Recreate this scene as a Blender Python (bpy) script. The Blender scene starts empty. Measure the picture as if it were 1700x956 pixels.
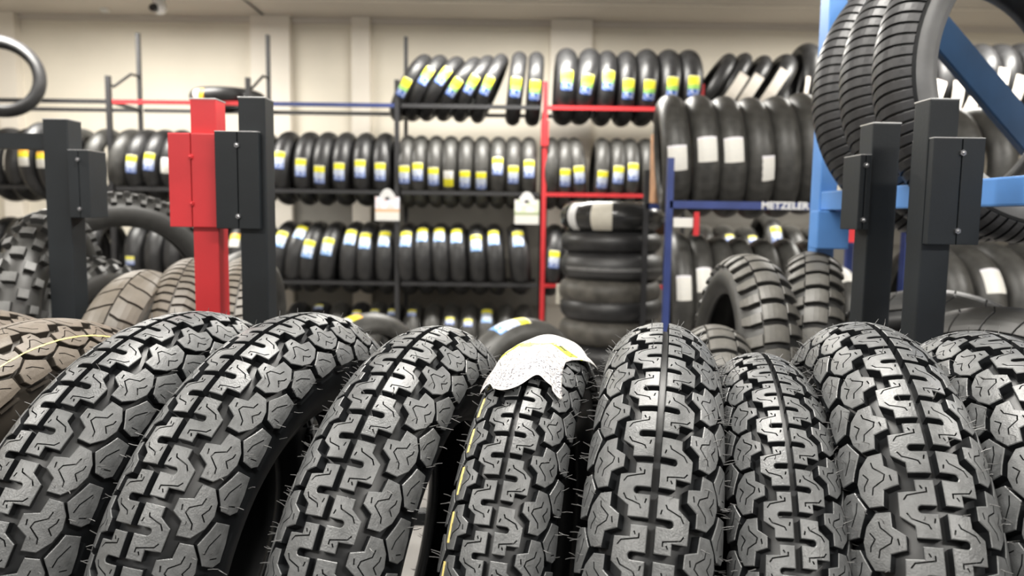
import bpy, bmesh, math, random
from mathutils import Vector, Matrix
random.seed(7)
R_ = math.radians
sc = bpy.context.scene
col = sc.collection

# ------------------------------------------------------------------ camera
F = 1228.0                      # focal length in pixels of the 1700 px wide frame
PITCH, ROLL = R_(5.5), 0.014
CAM = Vector((0, 0, 1.60))
fw = Vector((0, math.cos(PITCH), -math.sin(PITCH)))
up0 = Vector((0, math.sin(PITCH), math.cos(PITCH)))
rt0 = Vector((1, 0, 0))
rt = rt0 * math.cos(ROLL) + up0 * math.sin(ROLL)
up = up0 * math.cos(ROLL) - rt0 * math.sin(ROLL)
cd = bpy.data.cameras.new('camera')
cam = bpy.data.objects.new('camera', cd)
col.objects.link(cam)
cam.matrix_world = Matrix(((rt.x, up.x, -fw.x, CAM.x), (rt.y, up.y, -fw.y, CAM.y), (rt.z, up.z, -fw.z, CAM.z), (0, 0, 0, 1)))
cd.sensor_width = 36
cd.lens = 36 * F / 1700
cd.clip_start = 0.05
cd.dof.use_dof = True
cd.dof.focus_distance = 0.84
cd.dof.aperture_fstop = 5.0
sc.camera = cam

# ------------------------------------------------------------------ light
w = bpy.data.worlds.new('world'); sc.world = w; w.use_nodes = True
w.node_tree.nodes['Background'].inputs[0].default_value = (1.0, 0.97, 0.93, 1)
w.node_tree.nodes['Background'].inputs[1].default_value = 0.42
vs = sc.view_settings
vs.view_transform = 'Standard'; vs.look = 'None'; vs.gamma = 1; vs.use_curve_mapping = False
vs.exposure = 0.5
CEIL = 3.45
LIGHTS = [(-3.3, 1.4), (0.0, 1.4), (3.3, 1.4), (-3.3, 5.55), (0.0, 5.55), (3.3, 5.55), (-1.6, -1.2), (1.6, -1.2)]
for lx, ly in LIGHTS:
    ld = bpy.data.lights.new('area_light', 'AREA'); ld.shape = 'RECTANGLE'
    ld.size = 1.5; ld.size_y = 0.45; ld.energy = 70 if ly < 4 else 88; ld.color = (1.0, 0.965, 0.90)
    lo = bpy.data.objects.new('area_light', ld); lo.location = (lx, ly, CEIL - 0.09); col.objects.link(lo)

def ray(px, py):
    return (fw + rt * ((px - 850) / F) + up * ((478 - py) / F))
def P(px, py, D):               # point of the plane y = D seen at a pixel of the photograph
    r = ray(px, py)
    return CAM + r * (D / r.y)

# ------------------------------------------------------------------ materials
def mat(name, base, rough=0.5, metal=0.0, spec=0.5, noise=0.0, nscale=8.0, bump=0.0, bscale=60.0, emit=None, coat=0.0, rvar=0.0):
    m = bpy.data.materials.new(name); m.use_nodes = True
    n = m.node_tree.nodes; l = m.node_tree.links
    b = n['Principled BSDF']
    b.inputs['Base Color'].default_value = (*base, 1)
    b.inputs['Roughness'].default_value = rough
    b.inputs['Metallic'].default_value = metal
    b.inputs['Specular IOR Level'].default_value = spec
    b.inputs['Coat Weight'].default_value = coat
    tc = n.new('ShaderNodeTexCoord')
    if noise > 0:
        t = n.new('ShaderNodeTexNoise'); t.inputs['Scale'].default_value = nscale; t.inputs['Detail'].default_value = 5
        l.new(tc.outputs['Object'], t.inputs['Vector'])
        r = n.new('ShaderNodeValToRGB')
        r.color_ramp.elements[0].position = 0.3; r.color_ramp.elements[1].position = 0.7
        r.color_ramp.elements[0].color = (*[c * (1 - noise) for c in base], 1)
        r.color_ramp.elements[1].color = (*[min(1, c * (1 + noise)) for c in base], 1)
        l.new(t.outputs['Fac'], r.inputs['Fac']); l.new(r.outputs['Color'], b.inputs['Base Color'])
        if rvar > 0:
            mr = n.new('ShaderNodeMapRange'); mr.inputs[3].default_value = rough - rvar; mr.inputs[4].default_value = rough + rvar
            l.new(t.outputs['Fac'], mr.inputs[0]); l.new(mr.outputs[0], b.inputs['Roughness'])
    if bump > 0:
        t2 = n.new('ShaderNodeTexNoise'); t2.inputs['Scale'].default_value = bscale; t2.inputs['Detail'].default_value = 4
        l.new(tc.outputs['Object'], t2.inputs['Vector'])
        bp = n.new('ShaderNodeBump'); bp.inputs['Strength'].default_value = bump; bp.inputs['Distance'].default_value = 0.002
        l.new(t2.outputs['Fac'], bp.inputs['Height']); l.new(bp.outputs[0], b.inputs['Normal'])
    if emit:
        b.inputs['Emission Color'].default_value = (*base, 1); b.inputs['Emission Strength'].default_value = emit
    return m

M = {}
M['tread'] = mat('dusty_sheen_rubber', (0.086, 0.089, 0.091), 0.39, noise=0.22, nscale=90, bump=0.25, bscale=500, spec=0.6, rvar=0.08)  # dust tone, lifted to put the overhead sheen into the block tops
M['groove'] = mat('groove_rubber', (0.010, 0.011, 0.0125), 0.40, noise=0.3, nscale=30, spec=0.4)  # darkened so the colour holds the shade inside the grooves
M['tread_tan'] = mat('warm_lit_tan_rubber', (0.12, 0.10, 0.08), 0.5, noise=0.2, nscale=60, bump=0.2, bscale=400)  # brown cast of warm light put into the rubber colour
M['groove_tan'] = mat('warm_lit_groove_rubber', (0.05, 0.042, 0.034), 0.5, noise=0.3, nscale=30)  # same warm cast in the groove colour
M['knob'] = mat('knob_rubber', (0.10, 0.10, 0.098), 0.45, noise=0.25, nscale=40)
M['knobby_casing'] = mat('knobby_casing_rubber', (0.028, 0.0275, 0.026), 0.45, noise=0.25, nscale=20)
M['slick'] = mat('slick_rubber', (0.020, 0.020, 0.021), 0.43, noise=0.3, nscale=18, spec=0.5, rvar=0.07)
M['slick_grey'] = mat('dusty_slick_rubber', (0.042, 0.041, 0.038), 0.45, noise=0.35, nscale=22, spec=0.5, rvar=0.06)
M['sidewall'] = mat('grey_sidewall_rubber', (0.14, 0.14, 0.14), 0.4, noise=0.2, nscale=14)
M['hair'] = mat('hair_rubber', (0.10, 0.10, 0.10), 0.4)
M['black_steel'] = mat('black_powder_coated_steel', (0.008, 0.0105, 0.013), 0.5, spec=0.35, noise=0.2, nscale=12, bump=0.1, bscale=200)
M['thin_black'] = mat('black_painted_steel', (0.02, 0.02, 0.022), 0.5, noise=0.2)
M['red_steel'] = mat('red_painted_steel', (0.52, 0.024, 0.03), 0.42, noise=0.1, nscale=10)
M['blue_steel'] = mat('bright_blue_painted_steel', (0.075, 0.20, 0.47), 0.4, noise=0.12, nscale=10)
M['navy_steel'] = mat('dark_blue_painted_steel', (0.012, 0.042, 0.10), 0.4, noise=0.2, nscale=8)
M['indigo_steel'] = mat('indigo_painted_steel', (0.028, 0.045, 0.16), 0.4, noise=0.15)
M['edge'] = mat('worn_steel_edge', (0.45, 0.45, 0.45), 0.35, metal=0.6)
M['bolt'] = mat('bolt_steel', (0.3, 0.3, 0.31), 0.3, metal=0.9)
M['white'] = mat('white_paper', (0.6, 0.585, 0.55), 0.6, noise=0.06, nscale=30)
M['cream'] = mat('cream_paper', (0.52, 0.49, 0.42), 0.6, noise=0.06, nscale=30)
M['card'] = mat('white_card', (0.6, 0.6, 0.6), 0.5)
M['wood'] = mat('splintered_wood', (0.5, 0.33, 0.15), 0.6, noise=0.3, nscale=50)
M['cardboard'] = mat('brown_cardboard', (0.30, 0.16, 0.08), 0.7, noise=0.3, nscale=12)
M['yellow_line'] = mat('yellow_marking_paint', (0.75, 0.62, 0.22), 0.5, noise=0.2, nscale=200)
M['film'] = mat('shiny_black_film', (0.02, 0.02, 0.02), 0.2, bump=0.6, bscale=25)
M['lamp'] = mat('lamp_diffuser', (1, 0.97, 0.9), 0.5, emit=6.0)
M['plastic'] = mat('white_plastic', (0.75, 0.75, 0.74), 0.35)
M['lens'] = mat('dark_lens', (0.01, 0.01, 0.012), 0.15)
M['orange'] = mat('orange_print', (0.75, 0.33, 0.03), 0.5)

def band_mat(name, bands, scribble=None, scale=60.0):
    """printed paper: colour bands along UV v, optional printed marks"""
    m = bpy.data.materials.new(name); m.use_nodes = True
    n = m.node_tree.nodes; l = m.node_tree.links; b = n['Principled BSDF']
    b.inputs['Roughness'].default_value = 0.45
    tc = n.new('ShaderNodeTexCoord'); sp = n.new('ShaderNodeSeparateXYZ')
    l.new(tc.outputs['UV'], sp.inputs[0])
    r = n.new('ShaderNodeValToRGB'); r.color_ramp.interpolation = 'CONSTANT'
    e = r.color_ramp.elements
    e[0].position = 0; e[0].color = (*bands[0][1], 1)
    e[1].position = bands[1][0]; e[1].color = (*bands[1][1], 1)
    for p, c in bands[2:]:
        k = e.new(p); k.color = (*c, 1)
    l.new(sp.outputs['Y'], r.inputs['Fac'])
    out = r.outputs['Color']
    if scribble:
        for (lo, hi, colr, thr, sx, sy) in scribble:
            mp = n.new('ShaderNodeMapping'); mp.inputs['Scale'].default_value = (sx, sy, 1); l.new(tc.outputs['UV'], mp.inputs[0])
            t = n.new('ShaderNodeTexNoise'); t.inputs['Scale'].default_value = 1.0; t.inputs['Detail'].default_value = 2
            l.new(mp.outputs[0], t.inputs['Vector'])
            g = n.new('ShaderNodeMath'); g.operation = 'GREATER_THAN'; g.inputs[1].default_value = thr; l.new(t.outputs['Fac'], g.inputs[0])
            a = n.new('ShaderNodeMath'); a.operation = 'GREATER_THAN'; a.inputs[1].default_value = lo; l.new(sp.outputs['Y'], a.inputs[0])
            c_ = n.new('ShaderNodeMath'); c_.operation = 'LESS_THAN'; c_.inputs[1].default_value = hi; l.new(sp.outputs['Y'], c_.inputs[0])
            m1 = n.new('ShaderNodeMath'); m1.operation = 'MULTIPLY'; l.new(g.outputs[0], m1.inputs[0]); l.new(a.outputs[0], m1.inputs[1])
            m2 = n.new('ShaderNodeMath'); m2.operation = 'MULTIPLY'; l.new(m1.outputs[0], m2.inputs[0]); l.new(c_.outputs[0], m2.inputs[1])
            mx = n.new('ShaderNodeMix'); mx.data_type = 'RGBA'
            l.new(m2.outputs[0], mx.inputs[0]); l.new(out, mx.inputs[6]); mx.inputs[7].default_value = (*colr, 1)
            out = mx.outputs[2]
    l.new(out, b.inputs['Base Color'])
    return m
YEL, BLU, PAL, GRN, WHT = (0.72, 0.66, 0.02), (0.04, 0.12, 0.45), (0.50, 0.55, 0.62), (0.30, 0.58, 0.12), (0.66, 0.645, 0.60)
M['st_yb'] = band_mat('yellow_and_blue_label', [(0, BLU), (0.30, PAL), (0.62, YEL), (0.95, WHT)], [(0.04, 0.58, (0.75, 0.8, 0.9), 0.52, 5, 16), (0.3, 0.6, (0.15, 0.25, 0.6), 0.58, 7, 22), (0.7, 0.9, (0.8, 0.55, 0.05), 0.6, 5, 5)])
M['st_bl'] = band_mat('yellow_and_pale_blue_label', [(0, (0.12, 0.3, 0.65)), (0.22, PAL), (0.66, YEL), (0.97, WHT)], [(0.03, 0.4, (0.8, 0.85, 0.95), 0.53, 4, 12), (0.3, 0.6, (0.3, 0.4, 0.7), 0.58, 7, 22)])
M['st_ygb'] = band_mat('yellow_green_and_blue_label', [(0, BLU), (0.34, GRN), (0.56, YEL), (0.97, WHT)], [(0.03, 0.32, (0.75, 0.8, 0.9), 0.54, 4, 12), (0.6, 0.9, (0.8, 0.6, 0.05), 0.62, 5, 5)])
M['st_wy'] = band_mat('white_and_yellow_label', [(0, YEL), (0.5, WHT), (0.8, (0.6, 0.6, 0.6)), (0.9, WHT)])
M['st_oy'] = band_mat('orange_and_white_label', [(0, WHT), (0.4, WHT), (0.55, YEL), (0.8, (0.85, 0.45, 0.05))])
M['st_w'] = band_mat('white_printed_label', [(0, WHT), (0.45, (0.6, 0.6, 0.58)), (0.48, WHT), (0.9, (0.7, 0.68, 0.72))], [(0.1, 0.8, (0.6, 0.6, 0.58), 0.6, 6, 20)])
M['tag'] = band_mat('cream_paper_tag', [(0, (0.54, 0.50, 0.44)), (0.3, (0.58, 0.54, 0.48)), (0.9, (0.5, 0.45, 0.40))], [(0.2, 0.9, (0.55, 0.52, 0.5), 0.62, 8, 30)])
M['tag_pink'] = band_mat('pink_edged_paper_tag', [(0, (0.80, 0.60, 0.52)), (0.3, (0.78, 0.72, 0.64)), (0.9, (0.7, 0.62, 0.55))], [(0.2, 0.9, (0.55, 0.52, 0.5), 0.62, 8, 30)])
M['leaflet'] = band_mat('printed_leaflet', [(0, (0.50, 0.485, 0.475)), (0.5, (0.51, 0.50, 0.48))],
    [(0.02, 0.24, (0.07, 0.065, 0.08), 0.53, 34, 85), (0.24, 0.50, (0.16, 0.15, 0.15), 0.56, 22, 60), (0.50, 0.60, (0.50, 0.52, 0.03), 0.42, 8, 5), (0.52, 0.585, (0.03, 0.035, 0.01), 0.55, 36, 20), (0.64, 0.72, (0.12, 0.12, 0.12), 0.56, 34, 50)])
M['photo_a'] = band_mat('price_card_print', [(0, (0.55, 0.55, 0.55)), (0.03, WHT), (0.36, (0.65, 0.42, 0.25)), (0.5, (0.80, 0.62, 0.62))], [(0.5, 1, (0.7, 0.75, 0.85), 0.5, 4, 6)])
M['photo_b'] = band_mat('second_price_card_print', [(0, (0.55, 0.55, 0.55)), (0.03, WHT), (0.36, (0.35, 0.4, 0.25)), (0.5, (0.72, 0.66, 0.70))], [(0.5, 1, (0.62, 0.7, 0.5), 0.5, 4, 6)])
M['scuffed'] = band_mat('scribbled_rubber', [(0, (0.035, 0.035, 0.036)), (0.45, (0.035, 0.035, 0.036))], [(0.50, 0.68, (0.36, 0.36, 0.36), 0.53, 260, 40)])
M['wavy'] = mat('siped_rubber', (0.065, 0.060, 0.052), 0.55, noise=0.45, nscale=14)

# ------------------------------------------------------------------ helpers
def tag(o, label, cat, group=None, kind=None):
    o['label'] = label; o['category'] = cat
    if group: o['group'] = group
    if kind: o['kind'] = kind
    return o
def empty(name, loc=(0, 0, 0), rot=None):
    o = bpy.data.objects.new(name, None); col.objects.link(o); o.location = loc
    o.empty_display_size = 0.05
    if rot is not None: o.rotation_euler = rot
    return o
def link(name, me, parent=None, m=None):
    o = bpy.data.objects.new(name, me); col.objects.link(o)
    if parent: o.parent = parent
    return o
def mk(name, bm, mats, smooth=False):
    me = bpy.data.meshes.new(name); bm.normal_update(); bm.to_mesh(me); bm.free()
    for m in (mats if isinstance(mats, (list, tuple)) else [mats]): me.materials.append(m)
    if smooth:
        me.polygons.foreach_set('use_smooth', [True] * len(me.polygons))
    return me
def box_bm(bm, lo, hi, mi=0, rot=None):
    lo = Vector(lo); hi = Vector(hi)
    vs_ = [bm.verts.new((x, y, z)) for x in (lo.x, hi.x) for y in (lo.y, hi.y) for z in (lo.z, hi.z)]
    for f in ((0, 1, 3, 2), (4, 6, 7, 5), (0, 4, 5, 1), (2, 3, 7, 6), (0, 2, 6, 4), (1, 5, 7, 3)):
        fc = bm.faces.new([vs_[i] for i in f]); fc.material_index = mi
    return vs_
def bevbox(lo, hi, m, name, parent=None, bev=0.003, seg=2):
    bm = bmesh.new(); box_bm(bm, lo, hi)
    bmesh.ops.bevel(bm, geom=bm.edges[:], offset=bev, segments=seg, affect='EDGES', profile=0.7)
    bmesh.ops.recalc_face_normals(bm, faces=bm.faces)
    return link(name, mk(name, bm, m), parent)
def bar(bm, a, b, wx, wz=None, side=None):
    """rectangular bar from a to b"""
    a = Vector(a); b = Vector(b); wz = wz or wx
    d = (b - a).normalized()
    s = Vector(side) if side is not None else (Vector((0, 0, 1)).cross(d) if abs(d.z) < 0.95 else Vector((1, 0, 0)))
    s = (s - d * s.dot(d)).normalized(); t = d.cross(s)
    vs_ = []
    for p in (a, b):
        for i, j in ((-1, -1), (1, -1), (1, 1), (-1, 1)):
            vs_.append(bm.verts.new(p + s * (i * wx / 2) + t * (j * wz / 2)))
    for f in ((3, 2, 1, 0), (4, 5, 6, 7), (0, 1, 5, 4), (1, 2, 6, 5), (2, 3, 7, 6), (3, 0, 4, 7)):
        bm.faces.new([vs_[i] for i in f])
def barobj(name, a, b, wx, m, parent=None, wz=None, side=None, bev=0.0):
    bm = bmesh.new(); o = Vector(a); bar(bm, (0, 0, 0), Vector(b) - o, wx, wz, side)
    if bev: bmesh.ops.bevel(bm, geom=bm.edges[:], offset=bev, segments=2, affect='EDGES')
    bmesh.ops.recalc_face_normals(bm, faces=bm.faces)
    ob = link(name, mk(name, bm, m), parent)
    ob.location = o - (parent.location if parent else Vector())
    return ob
def tube_bm(bm, pts, r, n=8):
    rings = []
    for i, p in enumerate(pts):
        p = Vector(p)
        d = (Vector(pts[min(i + 1, len(pts) - 1)]) - Vector(pts[max(i - 1, 0)])).normalized()
        a = d.orthogonal().normalized() if i == 0 else (a - d * a.dot(d)).normalized()
        b = d.cross(a)
        rings.append([bm.verts.new(p + (a * math.cos(t * 2 * math.pi / n) + b * math.sin(t * 2 * math.pi / n)) * r) for t in range(n)])
    for q, s in zip(rings, rings[1:]):
        for i in range(n): bm.faces.new((q[i], q[(i + 1) % n], s[(i + 1) % n], s[i]))
    bm.faces.new(rings[0][::-1]); bm.faces.new(rings[-1])

# ------------------------------------------------------------------ tyre geometry
# tyre frame: axle along local X, centre at the origin, angle a = 0 at the top, growing away from the camera (+Y)
class Prof:
    """v = arc length across the crown (0 = centre line), h = height above the groove floor"""
    def __init__(s, R, rc, hb, bead=0.105, sq=1.0):
        s.R, s.rc, s.h, s.bead, s.sq = R, rc, hb, bead, sq
    def pt(s, v, h, a):
        th = v / s.rc
        rad = s.R - s.rc * (1 - math.cos(th)) * s.sq + (h - s.h) * math.cos(th)
        lat = s.rc * math.sin(th) + (h - s.h) * math.sin(th)
        return Vector((lat, rad * math.sin(a), rad * math.cos(a)))
def casing_mesh(name, pr, mats, maxth=62, segs=96, nprof=14, side_idx=0):
    """surface of revolution: groove floor, sidewalls, beads, inside"""
    r = pr.rc - pr.h; R = pr.R - pr.h
    prof = []
    T = R_(maxth)
    for i in range(nprof + 1):
        th = -T + 2 * T * i / nprof
        prof.append((r * math.sin(th), R - (r - 0) * (1 - math.cos(th)) * pr.sq, 0))
    lx, lr = prof[-1][0], prof[-1][1]
    bz = pr.R - pr.bead
    side = [(lx * 1.03, lr - (lr - bz) * 0.15), (lx * 1.05, lr - (lr - bz) * 0.35), (lx * 1.0, lr - (lr - bz) * 0.6), (lx * 0.84, lr - (lr - bz) * 0.85),
            (lx * 0.76, lr - (lr - bz) * 0.93), (lx * 0.75, bz), (lx * 0.60, bz + 0.001), (lx * 0.60, bz + 0.012), (lx * 0.84, lr - (lr - bz) * 0.55), (lx * 0.86, lr - (lr - bz) * 0.2), (lx * 0.5, R - 0.012 - r * 0.12 * pr.sq)]
    full = [(x, rr) for x, rr, _ in prof] + side + [(0, R - 0.012)] + [(-x, rr) for x, rr in side[::-1]]
    bm = bmesh.new(); n = len(full); rows = []
    for k in range(segs):
        a = 2 * math.pi * k / segs
        rows.append([bm.verts.new((x, rr * math.sin(a), rr * math.cos(a))) for x, rr in full])
    for k in range(segs):
        A, B = rows[k], rows[(k + 1) % segs]
        for i in range(n):
            j = (i + 1) % n
            f = bm.faces.new((A[i], A[j], B[j], B[i]))
            f.material_index = 0 if i < nprof else side_idx
    bmesh.ops.recalc_face_normals(bm, faces=bm.faces)
    return mk(name, bm, mats, True)
def mm(pts): return [(x / 1000, y / 1000) for x, y in pts]
def strip(poly, w):
    """thin mitred outline around a polyline"""
    L, Rr = [], []
    n = len(poly)
    for i, p in enumerate(poly):
        p = Vector(p); a = Vector(poly[max(i - 1, 0)]); b = Vector(poly[min(i + 1, n - 1)])
        d1 = (p - a).normalized() if i > 0 else (b - p).normalized(); d2 = (b - p).normalized() if i < n - 1 else d1
        t = (d1 + d2).normalized(); nn = Vector((-t.y, t.x)); k = 1 / max(0.4, nn.dot(Vector((-d1.y, d1.x))))
        L.append(p + nn * w * k / 2); Rr.append(p - nn * w * k / 2)
    return [tuple(q) for q in L] + [tuple(q) for q in Rr[::-1]]
def prism(bm, poly, h0, h1):
    bot = [bm.verts.new((x, y, h0)) for x, y in poly]; top = [bm.verts.new((x, y, h1)) for x, y in poly]
    bm.faces.new(bot); tf = bm.faces.new(top)
    n = len(poly)
    for i in range(n):
        bm.faces.new((bot[i], bot[(i + 1) % n], top[(i + 1) % n], top[i]))
    bmesh.ops.recalc_face_normals(bm, faces=bm.faces)
    return tf
def block_mesh(name, poly, pr, mats, sipes=(), bev=0.0006, sw=0.0008, depth=0.0025, cuts=0.008, jitter=0, taper=0.0):
    """a tread block: v across, u around; bevelled prism, sipes cut in, bent onto the crown"""
    h = pr.h
    bm = bmesh.new(); tf = prism(bm, poly, -0.001, h)
    if taper:
        cx = sum(p[0] for p in poly) / len(poly); cy = sum(p[1] for p in poly) / len(poly)
        for v in bm.verts:
            if v.co.z > 0: v.co.x = cx + (v.co.x - cx) * (1 - taper); v.co.y = cy + (v.co.y - cy) * (1 - taper)
    te = [e for e in bm.edges if all(abs(v.co.z - h) < 1e-6 for v in e.verts)]
    if bev: bmesh.ops.bevel(bm, geom=te, offset=bev, segments=1, affect='EDGES', profile=0.5)
    bmesh.ops.recalc_face_normals(bm, faces=bm.faces)
    me = bpy.data.meshes.new(name); bm.to_mesh(me); bm.free()
    if sipes:
        o = bpy.data.objects.new('cut_a', me); col.objects.link(o)
        cb = bmesh.new()
        for s in sipes: prism(cb, strip(s, sw), h - depth, h + 0.003)
        cm = bpy.data.meshes.new('cutter'); cb.to_mesh(cm); cb.free()
        c = bpy.data.objects.new('cut_b', cm); col.objects.link(c)
        md = o.modifiers.new('b', 'BOOLEAN'); md.operation = 'DIFFERENCE'; md.solver = 'EXACT'; md.object = c
        dg = bpy.context.evaluated_depsgraph_get(); dg.update()
        me2 = bpy.data.meshes.new_from_object(o.evaluated_get(dg))
        bpy.data.objects.remove(o); bpy.data.objects.remove(c); bpy.data.meshes.remove(cm)
        if len(me2.polygons) > 6: me = me2
        else: print('SIPE FAIL', name)
    bm = bmesh.new(); bm.from_mesh(me); bpy.data.meshes.remove(me)
    xs = [v.co.x for v in bm.verts]; ys = [v.co.y for v in bm.verts]
    for ax, arr in ((0, xs), (1, ys)):
        lo, hi = min(arr), max(arr); k = int((hi - lo) / cuts)
        for i in range(1, k + 1):
            c0 = lo + (hi - lo) * i / (k + 1)
            co = (c0, 0, 0) if ax == 0 else (0, c0, 0); no = (1, 0, 0) if ax == 0 else (0, 1, 0)
            bmesh.ops.bisect_plane(bm, geom=bm.verts[:] + bm.edges[:] + bm.faces[:], plane_co=co, plane_no=no)
    for f in bm.faces:
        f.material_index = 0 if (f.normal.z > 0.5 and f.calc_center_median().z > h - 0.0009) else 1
    bmesh.ops.triangulate(bm, faces=[f for f in bm.faces if len(f.verts) > 4])
    for v in bm.verts: v.co = pr.pt(v.co.x, v.co.z, v.co.y / pr.R)
    return mk(name, bm, mats)
def patch_mesh(name, pr, v0, v1, u0, u1, m, h=0.0012, nu=8, nv=8, lift=0.0):
    """thin label stuck on the tread, centred on a = 0, u up"""
    bm = bmesh.new(); uv = bm.loops.layers.uv.new('UVMap'); g = []
    for i in range(nu + 1):
        row = []
        for j in range(nv + 1):
            s, t = j / nv, i / nu
            vv = bm.verts.new(pr.pt(v0 + (v1 - v0) * s, pr.h + h + lift * (t - 0.5) ** 2, (u0 + (u1 - u0) * t) / pr.R)); row.append(vv)
        g.append(row)
    for i in range(nu):
        for j in range(nv):
            f = bm.faces.new((g[i][j], g[i][j + 1], g[i + 1][j + 1], g[i + 1][j]))
            for lp, (a, b) in zip(f.loops, ((j, i), (j + 1, i), (j + 1, i + 1), (j, i + 1))): lp[uv].uv = (a / nv, b / nu)
    bmesh.ops.recalc_face_normals(bm, faces=bm.faces)
    return mk(name, bm, m, True)
def hairs_mesh(name, pr, N, vs_list, L=0.008, r=0.00030, p=1.0, seed=1):
    rnd = random.Random(seed); bm = bmesh.new()
    for k in range(N):
        for v in vs_list:
            if rnd.random() > p: continue
            a = 2 * math.pi * (k + rnd.uniform(-0.35, 0.35)) / N; vv = v + rnd.uniform(-0.003, 0.003)
            b0 = pr.pt(vv, pr.h - 0.001, a); tip = pr.pt(vv + rnd.uniform(-1, 1) * 0.004, pr.h + L * rnd.uniform(0.6, 1.15), a + rnd.uniform(-1, 1) * 0.012)
            md = (b0 + tip) / 2 + Vector((rnd.uniform(-1, 1), rnd.uniform(-1, 1), rnd.uniform(-1, 1))) * 0.0007
            d = (tip - b0).normalized(); s = d.orthogonal().normalized(); t = d.cross(s)
            rg = []
            for q, rr in ((b0, r * 1.3), (md, r), (tip, r * 0.7)):
                rg.append([bm.verts.new(q + (s * math.cos(x) + t * math.sin(x)) * rr) for x in (0, 2.09, 4.19)])
            for A, B in zip(rg, rg[1:]):
                for i in range(3): bm.faces.new((A[i], A[(i + 1) % 3], B[(i + 1) % 3], B[i]))
            bm.faces.new(rg[-1])
    return mk(name, bm, M['hair'])

# ------------------------------------------------------------------ room
def quad_obj(name, lo, hi, m):
    bm = bmesh.new(); box_bm(bm, lo, hi); bmesh.ops.recalc_face_normals(bm, faces=bm.faces)
    o = link(name, mk(name, bm, m)); o['kind'] = 'structure'; return o
M['wall'] = mat('painted_cream_wall', (0.74, 0.69, 0.59), 0.7, noise=0.05, nscale=1.5, bump=0.2, bscale=15)
M['pilaster'] = mat('painted_cream_pilaster', (0.76, 0.71, 0.63), 0.7, noise=0.04, nscale=1.5)
M['shaded_wall'] = mat('shaded_lower_wall', (0.20, 0.19, 0.17), 0.7, noise=0.1, nscale=2)  # wall tone darkened to hold the shade behind the lower shelves
M['ceiling'] = mat('painted_ceiling', (0.60, 0.555, 0.50), 0.8, noise=0.06, nscale=1.0)
M['floor'] = mat('grey_shop_floor', (0.25, 0.24, 0.23), 0.45, noise=0.15, nscale=2.0)
WY = 7.25
quad_obj('floor', (-7, -3, -0.1), (7.5, WY, 0), M['floor'])
quad_obj('ceiling', (-7, -3, CEIL), (7.5, WY, CEIL + 0.1), M['ceiling'])
quad_obj('wall_back', (-7, WY, 0), (7.5, WY + 0.15, CEIL), M['wall'])
quad_obj('wall_left', (-7.15, -3, 0), (-7, WY + 0.15, CEIL), M['wall'])
quad_obj('wall_right', (7.5, -3, 0), (7.65, WY + 0.15, CEIL), M['wall'])
for i, (x0, x1, dd) in enumerate(((418, 482, 0.10), (584, 614, 0.09), (912, 980, 0.10), (0, 30, 0.10))):
    a, b = P(x0, 200, WY - dd), P(x1, 200, WY - dd)
    quad_obj('trim_%d' % (i + 1), (a.x, WY - dd, 0), (b.x, WY, CEIL), M['pilaster'])
quad_obj('trim_7', (P(450, 300, WY).x, WY - 0.02, 0), (7.5, WY, 1.80), M['shaded_wall'])  # dark panel added where the racks shade the wall
quad_obj('trim_5', (-7, WY - 0.03, CEIL - 0.05), (7.5, WY, CEIL), M['ceiling'])
for i, y in enumerate((6.6,)):
    quad_obj('trim_%d' % (6 + i), (-7, y, CEIL - 0.012), (7.5, y + 0.03, CEIL), M['pilaster'])
for i, (lx, ly) in enumerate(LIGHTS):
    e = empty('ceiling_light', (lx, ly, CEIL - 0.075))
    side = ('left', 'middle', 'right')[0 if lx < -1 else (2 if lx > 1 else 1)]
    tag(e, 'rectangular ceiling light over the %s of the shop, %s' % (side, 'nearest the back wall' if ly > 4 else ('above the front row of tyres' if ly > 0 else 'behind the viewer')), 'light', 'ceiling lights')
    bevbox((-0.8, -0.26, 0.01), (0.8, 0.26, 0.075), M['plastic'], 'housing', e, 0.004)
    bm = bmesh.new(); box_bm(bm, (-0.76, -0.23, 0), (0.76, 0.23, 0.0095)); bmesh.ops.recalc_face_normals(bm, faces=bm.faces)
    link('diffuser', mk('diffuser', bm, M['lamp']), e)

def ceiling_camera(px, py, D, s, lab):
    p = P(px, py, D); e = empty('security_camera', (p.x, D, CEIL)); tag(e, lab, 'camera', None)
    bm = bmesh.new(); bmesh.ops.create_cone(bm, cap_ends=True, segments=20, radius1=0.035 * s, radius2=0.03 * s, depth=0.03 * s)
    for v in bm.verts: v.co.z -= 0.015 * s
    link('mount', mk('mount', bm, M['plastic']), e)
    bm = bmesh.new(); bmesh.ops.create_uvsphere(bm, u_segments=20, v_segments=12, radius=0.042 * s)
    for v in bm.verts: v.co.z -= 0.06 * s
    link('ball_housing', mk('ball_housing', bm, M['plastic'], True), e)
    bm = bmesh.new(); bmesh.ops.create_cone(bm, cap_ends=True, segments=16, radius1=0.022 * s, radius2=0.026 * s, depth=0.02 * s, matrix=Matrix.Translation((-0.012 * s, -0.04 * s, -0.075 * s)) @ Matrix.Rotation(R_(70), 4, 'X'))
    link('lens', mk('lens', bm, M['lens']), e)
ceiling_camera(265, 32, 6.6, 1.5, 'small white security camera on the ceiling left of the black rack post')
ceiling_camera(1688, 6, 5.2, 1.5, 'white security camera on the ceiling in the upper right corner')
p = P(175, 41, 7.0)
o = bevbox((-0.03, -0.03, -0.03), (0.03, 0.03, 0), M['plastic'], 'ceiling_sensor'); o.location = (p.x, 7.0, CEIL); tag(o, 'tiny pale sensor on the ceiling edge left of the security camera', 'sensor')
bm = bmesh.new(); a = P(427, 0, 6.9); tube_bm(bm, [(0, 0, 0), (0, -0.9, 0.0)], 0.008)
bm2 = None
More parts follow.
